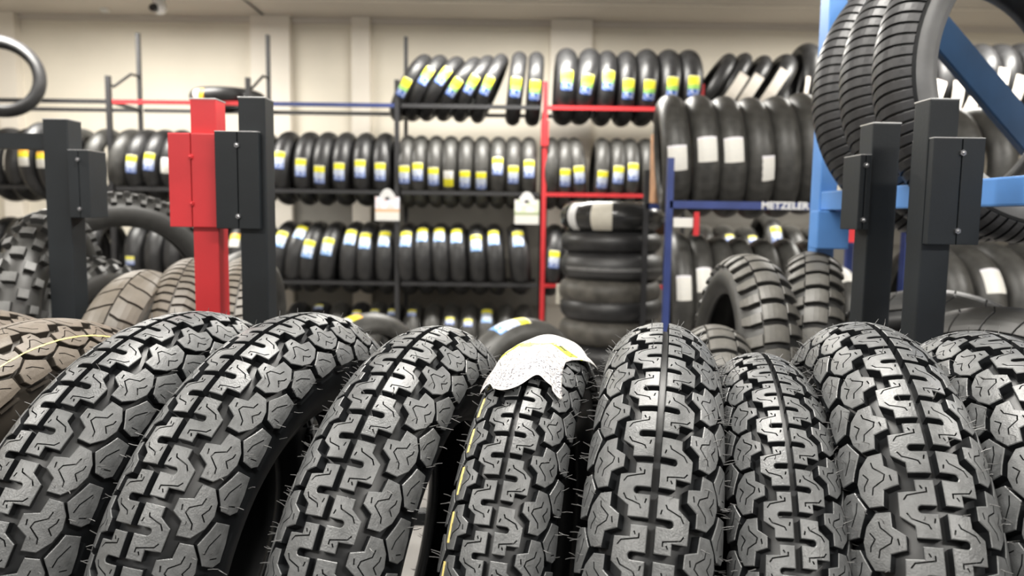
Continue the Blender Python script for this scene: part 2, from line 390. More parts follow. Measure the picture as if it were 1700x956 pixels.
o = link('ceiling_cable', mk('ceiling_cable', bm, M['thin_black'])); o.location = (a.x - 0.02, 7.1, CEIL - 0.009)
tag(o, 'dark thin cable along the ceiling above the left wall pilaster', 'cable')

# ------------------------------------------------------------------ back racks
YB, YF = 6.5, 6.0      # back and front rail depth
def zat(py, D, px=850): return P(px, py, D).z
Z1, Z2, Z3, Z4 = zat(178, YF), zat(322, YF), zat(473, YF), zat(610, YF)
def rack(name, xl, xr, levels, mrail, label, post_l=None, post_r=None, ys=(YF, YB), railw=0.03, skip_top=False):
    """two-rail tyre rack: rails at every level front and back"""
    e = empty(name, ((xl + xr) / 2, (ys[0] + ys[1]) / 2, 0)); tag(e, label, 'tyre rack')
    L = e.location
    for z in levels:
        barobj('front_rail', (xl, ys[0], z), (xr, ys[0], z), railw, mrail, e)
        barobj('back_rail', (xl, ys[1], z + 0.0), (xr, ys[1], z + 0.0), railw, M['thin_black'], e)
    for x, spec in ((xl, post_l), (xr, post_r)):
        if not spec: continue
        m, ztop_f, ztop_b = spec
        barobj('front_post', (x, ys[0], 0), (x, ys[0], ztop_f), 0.035, m, e)
        barobj('back_post', (x, ys[1], 0), (x, ys[1], ztop_b), 0.03, M['thin_black'], e)
        for z in levels:
            barobj('cross_bar', (x, ys[0], z), (x, ys[1], z), 0.025, M['thin_black'], e)
        # bent tie between the posts near the top
        if ztop_b > ztop_f + 0.15:
            bm = bmesh.new(); zt = ztop_f - 0.06
            tube_bm(bm, [(x - L.x, ys[0] - L.y, zt), (x - L.x, ys[0] - L.y + 0.08, zt - 0.01), (x - L.x, ys[0] - L.y + 0.36, zt + 0.14), (x - L.x, ys[1] - L.y, zt + 0.15)], 0.011)
            link('bent_tie', mk('bent_tie', bm, M['thin_black']), e)
    return e
XA0, XA1, XA2, XA3 = P(-160, 200, YF).x, P(182, 200, YF).x, P(413, 200, YF).x, P(659, 200, YF).x
XB = P(905, 200, YF).x; XC = P(1163, 200, YF).x
ZPF = P(182, 126, YF).z; ZPB = P(232, 55, YB).z
levels = [Z1, Z2, Z3, Z4]
black = M['thin_black']
r1 = rack('tyre_rack', XA0, XA1, levels, black, 'thin black steel rack at the far left by the back wall', (black, ZPF, ZPB), (black, ZPF, ZPB))
r2 = rack('tyre_rack', XA1 + 0.036, XA2, levels, M['red_steel'], 'steel rack with a red top rail behind the red post', None, (black, ZPF, ZPB))
r3 = rack('tyre_rack', XA2 + 0.036, XA3, levels, M['indigo_steel'], 'steel rack with an empty blue top rail against the bare wall', None, (black, ZPF, ZPB))
for r in (r2, r3):
    k = 0
    for ch in r.children:
        if ch.name.startswith('front_rail'):
            if k > 0: ch.data.materials[0] = black
            k += 1
r4 = rack('tyre_rack', XA3 + 0.036, XB - 0.04, levels, black, 'black steel rack of sport tyres left of the red upright', None, None)
r5 = rack('tyre_rack', XB, XC, [Z1, Z2, Z3], M['red_steel'], 'red steel rack with the tall red upright', (M['red_steel'], P(905, 136, YF).z, Z1), (M['red_steel'], P(1163, 140, YF).z, Z1))
bevbox((-0.028, -0.028, 0), (0.028, 0.028, 0.2), M['red_steel'], 'post_sleeve', r5, 0.003).location = (XB - r5.location.x, YF - r5.location.y, Z1 - 0.3)
r6 = rack('tyre_rack', XC + 0.04, P(1800, 200, YF).x, [Z1, Z2, Z3], black, 'black steel rack behind the six stickered tyres, right of the red rack', None, (black, Z1 + 0.2, Z1 + 0.3))

# sport tyre prototypes: (profile, casing mesh, stickers)
def proto(width, R, m, nm):
    rc = width * 0.56
    pr = Prof(R, rc, 0.0, bead=R - 0.216, sq=1.05)
    return {'pr': pr, 'me': casing_mesh(nm, pr, [m, m], 64, 56, 12), 'R': R, 'w': width, 'st': {}}
PT = {'rear': proto(0.165, 0.312, M['slick'], 'sport_tyre'), 'front': proto(0.118, 0.300, M['slick'], 'sport_tyre'), 'mid': proto(0.142, 0.306, M['slick'], 'sport_tyre'),
      'frontg': proto(0.118, 0.300, M['slick_grey'], 'sport_tyre'), 'slim': proto(0.104, 0.302, M['slick'], 'sport_tyre'), 'slimg': proto(0.104, 0.306, M['slick_grey'], 'sport_tyre'), 'big': proto(0.136, 0.318, M['slick_grey'], 'touring_tyre'),
      'midg': proto(0.142, 0.306, M['slick_grey'], 'sport_tyre')}
STY = {'yb': ('st_yb', 0.085, 0.145, 'yellow and blue label'), 'bl': ('st_bl', 0.09, 0.15, 'yellow and pale blue label'), 'ygb': ('st_ygb', 0.09, 0.16, 'yellow, green and blue label'),
       'wy': ('st_wy', 0.08, 0.13, 'white and yellow label'), 'oy': ('st_oy', 0.08, 0.12, 'orange and white label'),
       'w': ('st_w', 0.10, 0.125, 'square white label'), 'y': ('st_yb', 0.07, 0.07, 'small yellow label')}
def sticker_mesh(pt, sty):
    if sty not in pt['st']:
        mn, sw_, sh, _ = STY[sty]; sw_ = min(sw_, pt['w'] * 0.72)
        pt['st'][sty] = patch_mesh('label_sticker', pt['pr'], -sw_ / 2, sw_ / 2, -sh / 2, sh / 2, M[mn], nu=6, nv=5)
    return pt['st'][sty]
ORD = ['first', 'second', 'third', 'fourth', 'fifth', 'sixth', 'seventh', 'eighth', 'ninth', 'tenth', 'eleventh', 'twelfth', 'thirteenth', 'fourteenth', 'fifteenth', 'sixteenth']
def orient(yaw, lean):
    """axle along X first, lean tips the top to the right, yaw turns the plane clockwise seen from above"""
    return (Matrix.Rotation(-R_(yaw), 4, 'Z') @ Matrix.Rotation(R_(lean), 4, 'Y'))
def put_tyre(kind, centre, yaw, lean, sticker, st_ang, label, group=None, name='tyre', off=0.0, roll=0.0):
    pt = PT[kind]
    o = bpy.data.objects.new(name, pt['me']); col.objects.link(o)
    o.matrix_world = Matrix.Translation(centre) @ orient(yaw, lean)
    tag(o, label, 'tyre', group)
    if sticker:
        s = bpy.data.objects.new('label_sticker', sticker_mesh(pt, sticker)); col.objects.link(s); s.parent = o
        s.rotation_euler = (R_(90 - st_ang), R_(roll), 0) if roll else (R_(90 - st_ang), 0, 0)
        s.location = (off, 0, 0)
    return o
def row(items, railz, half, where, group, D0=(YF + YB) / 2, Df=YF, yaw=0.0, cat='tyre'):
    """items: (x pixel at the rail, lean, kind, sticker, sticker pixel y)"""
    n = len(items)
    for i, it in enumerate(items):
        px, lean, kind, st, spy = it
        pt = PT[kind]; Rr = pt['R']
        c0 = P(px, 300, Df).x
        hgt = math.sqrt(Rr * Rr - half * half)
        Lr = R_(lean)
        c = Vector((c0 + math.sin(Lr) * hgt, D0, railz + math.cos(Lr) * hgt + 0.015 + abs(math.sin(Lr)) * pt['w'] * 0.3))
        ang = 0
        if st:
            # angle at which a point of the tread is seen at the label's height
            z = P(px, spy, D0 - Rr * 0.92).z
            ang = math.degrees(math.asin(max(-0.95, min(0.95, (z - c.z) / Rr / max(0.3, math.cos(Lr))))))
        d = 'black sport tyre' if 'g' not in kind else 'greyish sport tyre'
        e = 'leaning right, ' if lean > 12 else ''
        lb = '%s %s from left, %s' % (d, ORD[i], where)
        if e and len(lb.split()) < 15: lb = d + ' ' + e + ORD[i] + ' from left, ' + where
        put_tyre(kind, c, yaw, lean, st, ang, lb, group)
HALF = 0.25
row([(659, 29, 'slim', 'ygb', 145), (684, 30, 'slim', 'ygb', 125), (709, 33, 'slim', 'ygb', 125), (738, 34, 'slim', 'ygb', 145), (766, 29, 'slim', 'ygb', 140), (795, 24, 'slim', 'ygb', 142), (851, 6, 'front', 'ygb', 145), (884, 3, 'front', 'ygb', 150)],
    Z1, HALF, 'on the top black shelf', 'sport tyres on the top black shelf')
row([(936, 2, 'rear', 'ygb', 133), (965, 9, 'rear', 'ygb', 140), (1002, 4, 'mid', 'ygb', 133), (1037, 2, 'mid', 'ygb', 148), (1071, 2, 'rear', 'ygb', 150), (1108, 2, 'rear', 'ygb', 145), (1143, 1, 'rear', 'ygb', 143)],
    Z1, HALF, 'on the red top shelf', 'sport tyres on the red top shelf')
row([(464, 3, 'mid', 'yb', 265), (500, 3, 'mid', 'yb', 278), (531, 3, 'mid', 'yb', 290), (564, 2, 'mid', 'yb', 285), (599, 1, 'mid', 'yb', 280), (632, 1, 'mid', 'yb', 285)],
    Z2, HALF, 'on the middle shelf under the bare wall', 'sport tyres on the middle shelf')
row([(672, 0, 'frontg', 'yb', 290), (694, 0, 'frontg', 'yb', 285), (720, 0, 'frontg', 'yb', 293), (745, 0, 'frontg', 'wy', 297), (772, 0, 'frontg', 'yb', 298), (799, 0, 'frontg', 'yb', 300), (826, 0, 'frontg', 'yb', 275), (852, 0, 'frontg', 'yb', 290), (878, 0, 'frontg', 'yb', 280)],
    Z2, HALF, 'on the middle shelf left of the red upright', 'grey front tyres on the middle shelf')
row([(915, 0, 'frontg', None, 0), (938, 0, 'frontg', 'yb', 295), (964, -6, 'frontg', 'yb', 290), (998, 3, 'frontg', 'yb', 298), (1024, 3, 'frontg', 'yb', 290), (1050, 0, 'frontg', 'yb', 285), (1077, 0, 'frontg', 'yb', 298)],
    Z2, HALF, 'on the red middle shelf', 'grey front tyres on the red middle shelf')
row([(450, 12, 'mid', 'bl', 395), (478, 12, 'mid', 'bl', 383), (503, 10, 'mid', 'bl', 412), (536, 8, 'mid', 'bl', 408), (574, 5, 'mid', 'bl', 392), (603, 2, 'mid', 'bl', 398), (636, 1, 'mid', 'bl', 395)],
    Z3, HALF, 'on the third shelf under the bare wall', 'sport tyres on the third shelf')
row([(673, 0, 'mid', 'bl', 395), (704, -3, 'mid', 'bl', 388), (734, -4, 'mid', 'bl', 388), (763, -4, 'mid', 'bl', 390), (796, -4, 'mid', 'bl', 402), (827, -5, 'mid', 'bl', 393), (868, -5, 'rear', 'bl', 395)],
    Z3, HALF, 'on the third shelf left of the red upright', 'sport tyres on the third shelf by the red upright')
row([(919, 4, 'mid', 'yb', 430), (952, 0, 'mid', None, 0)], Z3, HALF, 'on the red third shelf behind the tyre stack', 'tyres behind the stack')
row([(480, 0, 'mid', None, 0), (520, 0, 'mid', 'y', 512), (553, 0, 'midg', None, 0), (588, 0, 'mid', 'y', 522), (618, 0, 'midg', 'y', 520), (648, 0, 'mid', 'y', 520), (682, 0, 'midg', 'y', 521), (716, 0, 'midg', None, 533), (748, 0, 'midg', 'y', 533), (779, 0, 'midg', 'y', 536), (810, 0, 'midg', 'bl', 525), (843, 0, 'midg', None, 0), (875, 0, 'midg', None, 0)],
    zat(610, YF), HALF, 'on the lowest shelf', 'tyres on the lowest shelf')
# left part of the back wall
row([(-10, 0, 'mid', None, 0), (22, 4, 'mid', None, 0), (56, 3, 'mid', None, 0), (100, 8, 'midg', None, 0), (146, 8, 'midg', None, 0), (190, 6, 'midg', None, 0), (220, 5, 'mid', 'yb', 272), (249, 5, 'mid', 'yb', 268), (279, 4, 'mid', 'w', 275), (318, 2, 'mid', None, 0), (352, 2, 'mid', None, 0), (390, 2, 'mid', None, 0), (424, 2, 'mid', None, 0)],
    Z2, HALF, 'on the middle shelf behind the left posts', 'sport tyres behind the left posts')
row([(-20, 0, 'mid', None, 0), (20, -8, 'midg', None, 0), (52, -14, 'mid', None, 0), (110, 0, 'mid', None, 0), (143, 0, 'mid', None, 0), (215, 2, 'mid', 'y', 432), (248, 3, 'mid', None, 0), (281, 2, 'mid', None, 0), (318, 0, 'mid', 'oy', 390), (352, 0, 'mid', None, 0), (388, 0, 'mid', 'oy', 398), (420, 0, 'mid', None, 0)],
    Z3, HALF, 'on the third shelf behind the left posts', 'third shelf tyres behind the left posts')
for i, (px, py) in enumerate(((40, 269), (70, 272))):
    c = P(px, py - 2, 5.6); put_tyre('front', Vector((c.x, 5.6 + 0.28, c.z + 0.02)), 0, 0, 'oy', 0, 'black tyre with a white and orange label, %s of two at the far left rack' % ('left' if i == 0 else 'right'), 'two labelled tyres hung at the far left')

# top right: leaned and upright tyres with paper tags
def paper_tag(o_or_pt, px, py, D, lean, w_, h_, label, pink=False):
    D = 5.93; p0 = P(px, py, D)
    bm = bmesh.new(); uv = bm.loops.layers.uv.new('UVMap'); g = []
    for i in range(7):
        t = i / 6; g.append([bm.verts.new((s * w_ / 2, 0.03 * (t - 0.5) ** 2 * 2 + k, (t - 0.5) * h_)) for s in (-1, 1) for k in (0,)])
    for i in range(6):
        f = bm.faces.new((g[i][0], g[i][1], g[i + 1][1], g[i + 1][0]))
        for lp, q in zip(f.loops, ((0, i), (1, i), (1, i + 1), (0, i + 1))): lp[uv].uv = (q[0], q[1] / 6)
    me = mk('paper_tag', bm, M['tag_pink' if pink else 'tag'])
    o = link('paper_tag', me); o.location = p0; o.rotation_euler = (0, R_(lean), 0)
    sm = o.modifiers.new('solid', 'SOLIDIFY'); sm.thickness = 0.001
    tag(o, label, 'tag', 'paper tags hanging on the top right tyres'); return o
def loose_row(items, D, label, group, kindd='mid'):
    for i, (px, py, lean, kind) in enumerate(items):     # crest pixel
        pt = PT[kind]; p0 = P(px, py, D); Lr = R_(lean)
        c = Vector((p0.x - math.sin(Lr) * pt['R'], D, p0.z - math.cos(Lr) * pt['R']))
        put_tyre(kind, c, 0, lean, None, 0, '%s, %s from left' % (label, ORD[i]), group)
loose_row([(1214, 92, 33, 'slim'), (1240, 91, 33, 'slim'), (1272, 95, 34, 'slim'), (1310, 93, 30, 'mid'), (1340, 73, 6, 'rear')], 6.25, 'dark tyre leaning on the top shelf left of the hanging tyres', 'leaning tyres on the top right shelf')
for i, (px, py) in enumerate(((1222, 146), (1247, 148), (1287, 143))):
    paper_tag(None, px, py, 5.85, 32, 0.085, 0.26 if i < 2 else 0.30, 'cream paper tag on a leaning tyre, %s from left of three' % ORD[i])
paper_tag(None, 1339, 150, 5.85, 8, 0.03, 0.22, 'narrow cream tag seen edge-on beside the hanging tyres', True)
loose_row([(1512, 77, 3, 'mid'), (1550, 78, 3, 'mid'), (1590, 80, 3, 'mid'), (1622, 74, 3, 'mid'), (1655, 74, 3, 'mid'), (1690, 73, 3, 'mid'), (1725, 74, 3, 'mid')], 6.25, 'dark tyre upright on the top shelf at the right edge', 'upright tyres on the top right shelf')
for i, (px, py, ln) in enumerate(((1518, 152, 12), (1555, 160, 18), (1590, 162, 6), (1614, 172, 24), (1664, 140, 8), (1690, 152, 15))):
    paper_tag(None, px, py, 5.85, ln, 0.085, 0.26, 'pale paper tag hanging on the upright tyres, %s from left of six' % ORD[i], i in (1, 3, 5))

# six large tyres on the blue rack
DB = 3.55
def pt_row_big():
    pt = PT['big']; lst = [(1126, 158, 4, 262, 0), (1171, 158, 4, 247, 0), (1214, 160, 4, 248, 0), (1256, 162, 5, 280, 0.01), (1299, 160, 5, None, 0), (1340, 155, 5, None, 0)]
    for i, (px, py, lean, spy, off) in enumerate(lst):
        D = DB + 0.42
        p0 = P(px - 8, py, D); c = Vector((p0.x, D, p0.z - pt['R'])); ang = 0
        if spy:
            z = P(px, spy, D - pt['R']).z; ang = math.degrees(math.asin(max(-0.95, min(0.95, (z - c.z) / pt['R']))))
        put_tyre('big', c, 6 + (-1) ** i * 0.6, -4.5, 'w' if spy else None, ang, '%s grey touring tyre on the blue shelf, %s from left of six' % ('large dusty' if i < 3 else 'large dark', ORD[i]), 'large touring tyres on the blue shelf', name='touring_tyre', off=off)
    return c
pt_row_big()
e = empty('tyre_rack', (P(1109, 400, DB).x, DB, 0)); tag(e, 'indigo blue steel rack holding the six large touring tyres', 'tyre rack')
x0 = P(1109, 400, DB).x; x1 = P(1508, 400, DB).x
zb = P(1230, 341, DB).z
barobj('upright', (x0, DB, 0), (x0, DB, P(1109, 262, DB).z), 0.03, M['indigo_steel'], e)
barobj('upright', (x1, DB, 0), (x1, DB, zb), 0.05, M['indigo_steel'], e)
barobj('front_rail', (x0, DB, zb), (x1, DB, zb), 0.03, M['indigo_steel'], e, wz=0.035)
barobj('back_rail', (x0, DB + 0.62, zb), (x1, DB + 0.62, zb), 0.03, M['indigo_steel'], e)
barobj('upright', (x0, DB + 0.62, 0), (x0, DB + 0.62, zb + 0.2), 0.03, M['thin_black'], e)
barobj('upright', (x1, DB + 0.62, 0), (x1, DB + 0.62, zb + 0.2), 0.035, M['indigo_steel'], e)
zb2 = P(1230, 522, DB).z
fc = bpy.data.curves.new('lettering', 'FONT'); fc.body = 'METZELER'; fc.size = 0.046; fc.extrude = 0.001; fc.align_x = 'LEFT'; fc.align_y = 'CENTER'; fc.offset = 0.0014
tmp = bpy.data.objects.new('lettering', fc); col.objects.link(tmp)
lm = bpy.data.meshes.new_from_object(tmp.evaluated_get(bpy.context.evaluated_depsgraph_get())); bpy.data.objects.remove(tmp)
lm.materials.clear(); lm.materials.append(M['card'])
lt = link('shelf_lettering', lm, e); lp = P(1262, 341, DB)
wl = max(v.co.x for v in lm.vertices); lt.scale = (0.228 / wl, 1, 1)
lt.location = (lp.x - e.location.x, -0.017, zb - e.location.z); lt.rotation_euler = (R_(90), 0, 0)
lt['label'] = 'white shop lettering on the blue rail'

# lower right rows
loose_row2 = [(1128, 345, 'slimg', 478), (1160, 347, 'slimg', 464), (1195, 352, 'slimg', None), (1228, 354, 'slimg', None), (1268, 356, 'slimg', None), (1305, 356, 'slimg', None), (1345, 358, 'slimg', None), (1395, 400, 'slimg', 458)]
for i, (px, py, kind, spy) in enumerate(loose_row2):
    D = DB + 0.32; pt = PT[kind]; p0 = P(px, py + 40, D); c = Vector((p0.x, D, p0.z - pt['R'])); ang = 0
    if spy: ang = math.degrees(math.asin(max(-0.95, min(0.95, (P(px, spy, D - pt['R']).z - c.z) / pt['R']))))
    put_tyre(kind, c, 6, -3, 'w' if spy else None, ang, 'grey tyre on the lower blue rack behind the knobbly tyres, %s from left' % ORD[i], 'tyres on the lower blue rack')
for i, (px, py, st, spy) in enumerate(((1165, 372, None, 0), (1200, 372, 'y', 394), (1237, 375, 'y', 396), (1272, 352, 'yb', 388), (1310, 372, None, 0), (1345, 375, None, 0))):
    D = 6.25; pt = PT['midg']; p0 = P(px, py, D); c = Vector((p0.x, D, p0.z - pt['R']))
    ang = math.degrees(math.asin(max(-0.95, min(0.95, (P(px, spy, D - pt['R']).z - c.z) / pt['R'])))) if st else 0
    put_tyre('midg', c, 0, 0, st, ang, 'dim tyre on the far right rack below the blue rail, %s from left' % ORD[i], 'dim tyres below the blue rail')
for i, (px, py, spy) in enumerate(((1540, 400, None), (1590, 402, 465), (1640, 402, None), (1690, 405, 455), (1740, 405, None))):
    D = 3.6; pt = PT['big']; p0 = P(px, py, D); c = Vector((p0.x, D, p0.z - pt['R']))
    ang = math.degrees(math.asin(max(-0.95, min(0.95, (P(px, spy, D - pt['R']).z - c.z) / pt['R'])))) if spy else 0
    put_tyre('big', c, -4, 0, 'w' if spy else None, ang, 'dusty touring tyre low behind the right black post, %s from left' % ORD[i], 'dusty tyres low at the right', name='touring_tyre')
for i, (px, py, spy) in enumerate(((1560, 175, None), (1612, 180, None), (1668, 178, 236), (1730, 178, None))):
    D = 3.9; pt = PT['big']; p0 = P(px, py, D); c = Vector((p0.x, D, p0.z - pt['R']))
    ang = math.degrees(math.asin(max(-0.95, min(0.95, (P(px, spy, D - pt['R']).z - c.z) / pt['R'])))) if spy else 0
    put_tyre('big', c, -4, 0, 'w' if spy else None, ang, 'dusty touring tyre seen through the hanging tyres, %s from left' % ORD[i], 'dusty tyres behind the hanging tyres', name='touring_tyre')
e2 = empty('tyre_rack', (P(1640, 350, 3.7).x, 3.7, 0)); tag(e2, 'dark steel rack behind the bright blue beam at the right edge', 'tyre rack')
xa, xb = P(1535, 350, 3.7).x, P(1800, 350, 3.7).x
for y in (3.62, 4.2):
    for z in (P(1640, 312, 3.7).z, P(1640, 520, 3.7).z): barobj('rail', (xa, y, z), (xb, y, z), 0.03, black, e2)
    for x in (xa, xb): barobj('post', (x, y, 0), (x, y, P(1640, 300, 3.7).z), 0.035, black, e2)

# red shelf bits and tags near the blue upright
def card(px0, py0, px1, py1, D, m, label, lobes=False, cat='price card'):
    a = P(px0, py1, D); b = P(px1, py0, D); w_ = b.x - a.x; h_ = b.z - a.z
    e = empty('price_card', ((a.x + b.x) / 2, D, a.z)); tag(e, label, cat, 'price cards on the shelf rails')
    bm = bmesh.new(); uv = bm.loops.layers.uv.new('UVMap'); box_bm(bm, (-w_ / 2, 0, 0), (w_ / 2, 0.004, h_ * 0.8)); bmesh.ops.recalc_face_normals(bm, faces=bm.faces)
    for f in bm.faces:
        for lp in f.loops: lp[uv].uv = ((lp.vert.co.x + w_ / 2) / w_, lp.vert.co.z / (h_ * 0.8))
    link('print_panel', mk('print_panel', bm, m), e)
    if lobes:
        bm = bmesh.new()
        for k, (x, z, r) in enumerate(((0, 0.88, 0.24), (-0.17, 0.83, 0.14), (0.17, 0.83, 0.14))):
            bmesh.ops.create_cone(bm, cap_ends=True, segments=18, radius1=r * w_, radius2=r * w_, depth=0.004 + k * 0.0004, matrix=Matrix.Translation((x * w_, 0.002, z * h_)) @ Matrix.Rotation(R_(90), 4, 'X'))
        link('rounded_top', mk('rounded_top', bm, M['card']), e)
    return e
card(623, 317, 663, 366, YF - 0.03, M['photo_a'], 'white price card with an orange picture on the rail below the bare wall', True)
card(854, 322, 895, 372, YF - 0.03, M['photo_b'], 'white price card with a green picture beside the red upright', True)
card(1118, 358, 1151, 377, DB - 0.03, M['st_w'], 'low white price card right of the blue upright')
o = barobj('shelf_end', (P(1155, 390, DB-0.03).x, DB - 0.03, P(1155, 391, DB-0.03).z), (P(1155, 390, DB-0.03).x, DB - 0.03, P(1155, 352, DB-0.03).z), 0.022, M['red_steel']); tag(o, 'short red shelf end beside the low white price card', 'shelf end')
o = barobj('shelf_end', (P(1412, 390, DB-0.03).x, DB - 0.03, P(1412, 402, DB-0.03).z), (P(1412, 390, DB-0.03).x, DB - 0.03, P(1412, 362, DB-0.03).z), 0.03, M['red_steel']); tag(o, 'short red shelf end between the blue bracket and right black posts', 'shelf end')
a = P(1105, 300, 4.35)
o = bevbox((-0.03, -0.1, -0.30), (0.06, 0.1, 0.32), M['cardboard'], 'cardboard_sheet', None, 0.004); o.location = (a.x, 4.6, a.z - 0.02); tag(o, 'brown cardboard sheet wedged beside the left large touring tyre', 'cardboard')

# ------------------------------------------------------------------ lying stack
SX = P(1013, 450, 4.5).x
def lying(kind, z, x=SX, y=4.45, m=None, label='', name='tyre', sc_=(1, 1, 1), rot=0, tilt=0):
    me = PT[kind]['me'].copy() if m else PT[kind]['me']
    if m:
        me.materials.clear(); me.materials.append(m); me.materials.append(m)
    o = bpy.data.objects.new(name, me); col.objects.link(o)
    o.matrix_world = Matrix.Translation((x, y, z)) @ Matrix.Rotation(R_(rot), 4, 'Z') @ Matrix.Rotation(R_(tilt), 4, 'X') @ Matrix.Rotation(R_(90), 4, 'Y')
    tag(o, label, 'tyre', 'tyres lying flat in the stack'); return o
ys_ = [(360, 'rear', 'film', 'wrapped tyre with paper bands lying on top of the flat stack'), (404, 'front', None, 'narrow dark tyre lying second from the top of the stack'),
       (446, 'rear', None, 'black tyre with white chalk-like print lying third in the stack'), (490, 'mid', 'wavy', 'brownish tyre lying fourth from the top of the stack'),
       (520, 'mid', None, 'black tyre lying fifth from the top of the stack'), (560, 'mid', 'wavy', 'dusty tyre lying sixth in the stack, half hidden by front tyres')]
zs = [zat(py, 4.12, 1015) for py, *_ in ys_]
for (py, kind, m_, lb), z in zip(ys_, zs):
    o = lying(kind, z, m=M[m_] if m_ else None, label=lb, x=SX + random.uniform(-0.01, 0.01))
    pr = PT[kind]['pr']
    if m_ == 'film':
        for nm, a0, uu, mt in (('paper_band', 109, 0.125, 'cream'), ('foil_band', 146, 0.07, 'card')):
            s = link(nm, patch_mesh(nm, pr, -0.088, 0.088, -uu / 2, uu / 2, M[mt], h=0.002), o)
            s.rotation_euler = (R_(a0), 0, 0)
    if z == zs[2]:
        s = link('chalk_print', patch_mesh('chalk_print', pr, -0.055, 0.055, -0.36, 0.36, M['scuffed'], h=0.0015, nu=24), o); s.rotation_euler = (R_(90), 0, 0)
        for f in s.data.uv_layers[0].data: f.uv = (f.uv[1], f.uv[0])
zlow = zs[-1] - 0.15
k = 7
while zlow > 0.08:
    lying('mid', zlow, label='black tyre low in the flat stack hidden behind front tyres, %s from top' % ORD[k - 1]); zlow -= 0.148; k += 1
# bracket tag near stack
o = bevbox((-0.012, -0.01, -0.06), (0.012, 0.01, 0.06), M['cream'], 'paper_tag', None, 0.002); o.location = (SX - 0.318, 4.45, P(924, 488, 4.45).z); tag(o, 'small cream tag at the left side of the flat tyre stack', 'tag')

# tyre lying on the empty top rails and hanging wheel-less tyre at the far left
o = lying('front', Z1 + 0.015 + 0.055, x=P(379, 160, 6.25).x, y=6.25, label='black tyre lying flat on the empty top rails')
s = link('label_sticker', sticker_mesh(PT['front'], 'oy'), o); s.rotation_euler = (R_(119), 0, 0)
c = P(-8, 126, 5.7)
o = put_tyre('mid', Vector((c.x + 0.02, 5.72, c.z)), 62, 0, None, 0, 'black tyre hanging on the wall rack post in the upper left corner'); 

# ------------------------------------------------------------------ block tyres (treads that can be told apart)
def sub(ps, k=1.0): return [(x * k, y * k) for x, y in ps]
def neg(ps): return [(-x, -y) for x, y in ps]
# dual-sport pattern of the front row, millimetres, u grows away from the camera
C_OUT = [(-3.4, 24.5), (-18, 24.5), (-18, 14.5), (-32, 14), (-33, -7), (-22, -15), (-22, -24.5), (-3.4, -24.5), (-3.4, -4.5)]
slot = [(-15 + 3.2 * math.cos(t), -0.9 + 3.4 * math.sin(t)) for t in [R_(-90 - i * 22.5) for i in range(9)]]
C_OUT = C_OUT[:8] + [(-3.4, -4.3)] + slot + [(-3.4, 2.5)]
H_OUT = [(-52, 25), (-39.5, 25), (-39.5, 12), (-29.5, 5), (-30, -7), (-42.5, -10.5), (-44.5, -25), (-57, -25), (-64.5, -13), (-66.5, 0), (-62, 14)]
S_OUT = [(-60, 2), (-67, -13), (-70.5, -23), (-86, -24), (-89, -4), (-89, 16), (-82, 22), (-70.5, 21), (-67, 14)]
C_SIP = [[(-10, 18), (-10, 14), (-25, 11), (-28, 7)], [(-27, -4), (-24, -9), (-12, -13.5), (-10.5, -17)], [(-14.5, 19.5), (-13, 16.5)], [(-6.5, -8), (-7.5, -12)]]
H_SIP = [[(-50, 17.5), (-49, 12), (-40, 3.5), (-41.5, -1.5), (-51, -7), (-52.5, -14)], [(-59, 8), (-54.5, 2), (-59, -4.5), (-59.5, -9)], [(-36, 2.5), (-35, -3)]]
S_SIP = [[(-69, 10), (-71, 1), (-79, -13)], [(-76, 14), (-83, 12)]]
CT_OUT = [(-2, 26.2), (-21, 26.2), (-33, 15), (-35, -5), (-22, -14), (-24, -26.2), (-2, -26.2)]
CT_SIP = [[(-12, 19), (-24, 12), (-27, 5)], [(-10, -6), (-17, -17)]]
def dual_set(pr, mats, k, sip=True, C_OUT=C_OUT, C_SIP=C_SIP):
    f = lambda q: mm(sub(q, k)); d = {}
    kw = dict(bev=0.0007 * k, sw=0.0014, depth=0.005)
    def B(nm, poly, sp): return block_mesh(nm, f(poly), pr, mats, [f(s) for s in sp] if sip else (), **kw)
    return [(B('tread_block', C_OUT, C_SIP), 0.0), (B('tread_block', neg(C_OUT), [neg(s) for s in C_SIP]), 0.5),
            (B('tread_block', H_OUT, H_SIP), 0.5), (B('tread_block', neg(H_OUT), [neg(s) for s in H_SIP]), 0.0),
            (B('tread_block', S_OUT, S_SIP), 0.0), (B('tread_block', neg(S_OUT), [neg(s) for s in S_SIP]), 0.5)]
def rib_meshes(pr, k, mats):
    out = []
    for sgn in (-1, 1):
        bm = bmesh.new(); v0 = 0.0935 * k * sgn; v1 = 0.0965 * k * sgn; ua = 0.017 * k / pr.R
        c8 = [bm.verts.new(pr.pt(v, h, a)) for a in (-ua, ua) for v in (v0, v1) for h in (0.0, pr.h * 0.75)]
        for f in ((0, 1, 3, 2), (4, 6, 7, 5), (0, 4, 5, 1), (2, 3, 7, 6), (0, 2, 6, 4), (1, 5, 7, 3)):
            bm.faces.new([c8[j] for j in f])
        bmesh.ops.recalc_face_normals(bm, faces=bm.faces)
        out.append((mk('sidewall_rib', bm, mats), 0.0 if sgn < 0 else 0.5))
    return out
YAW = 11.5
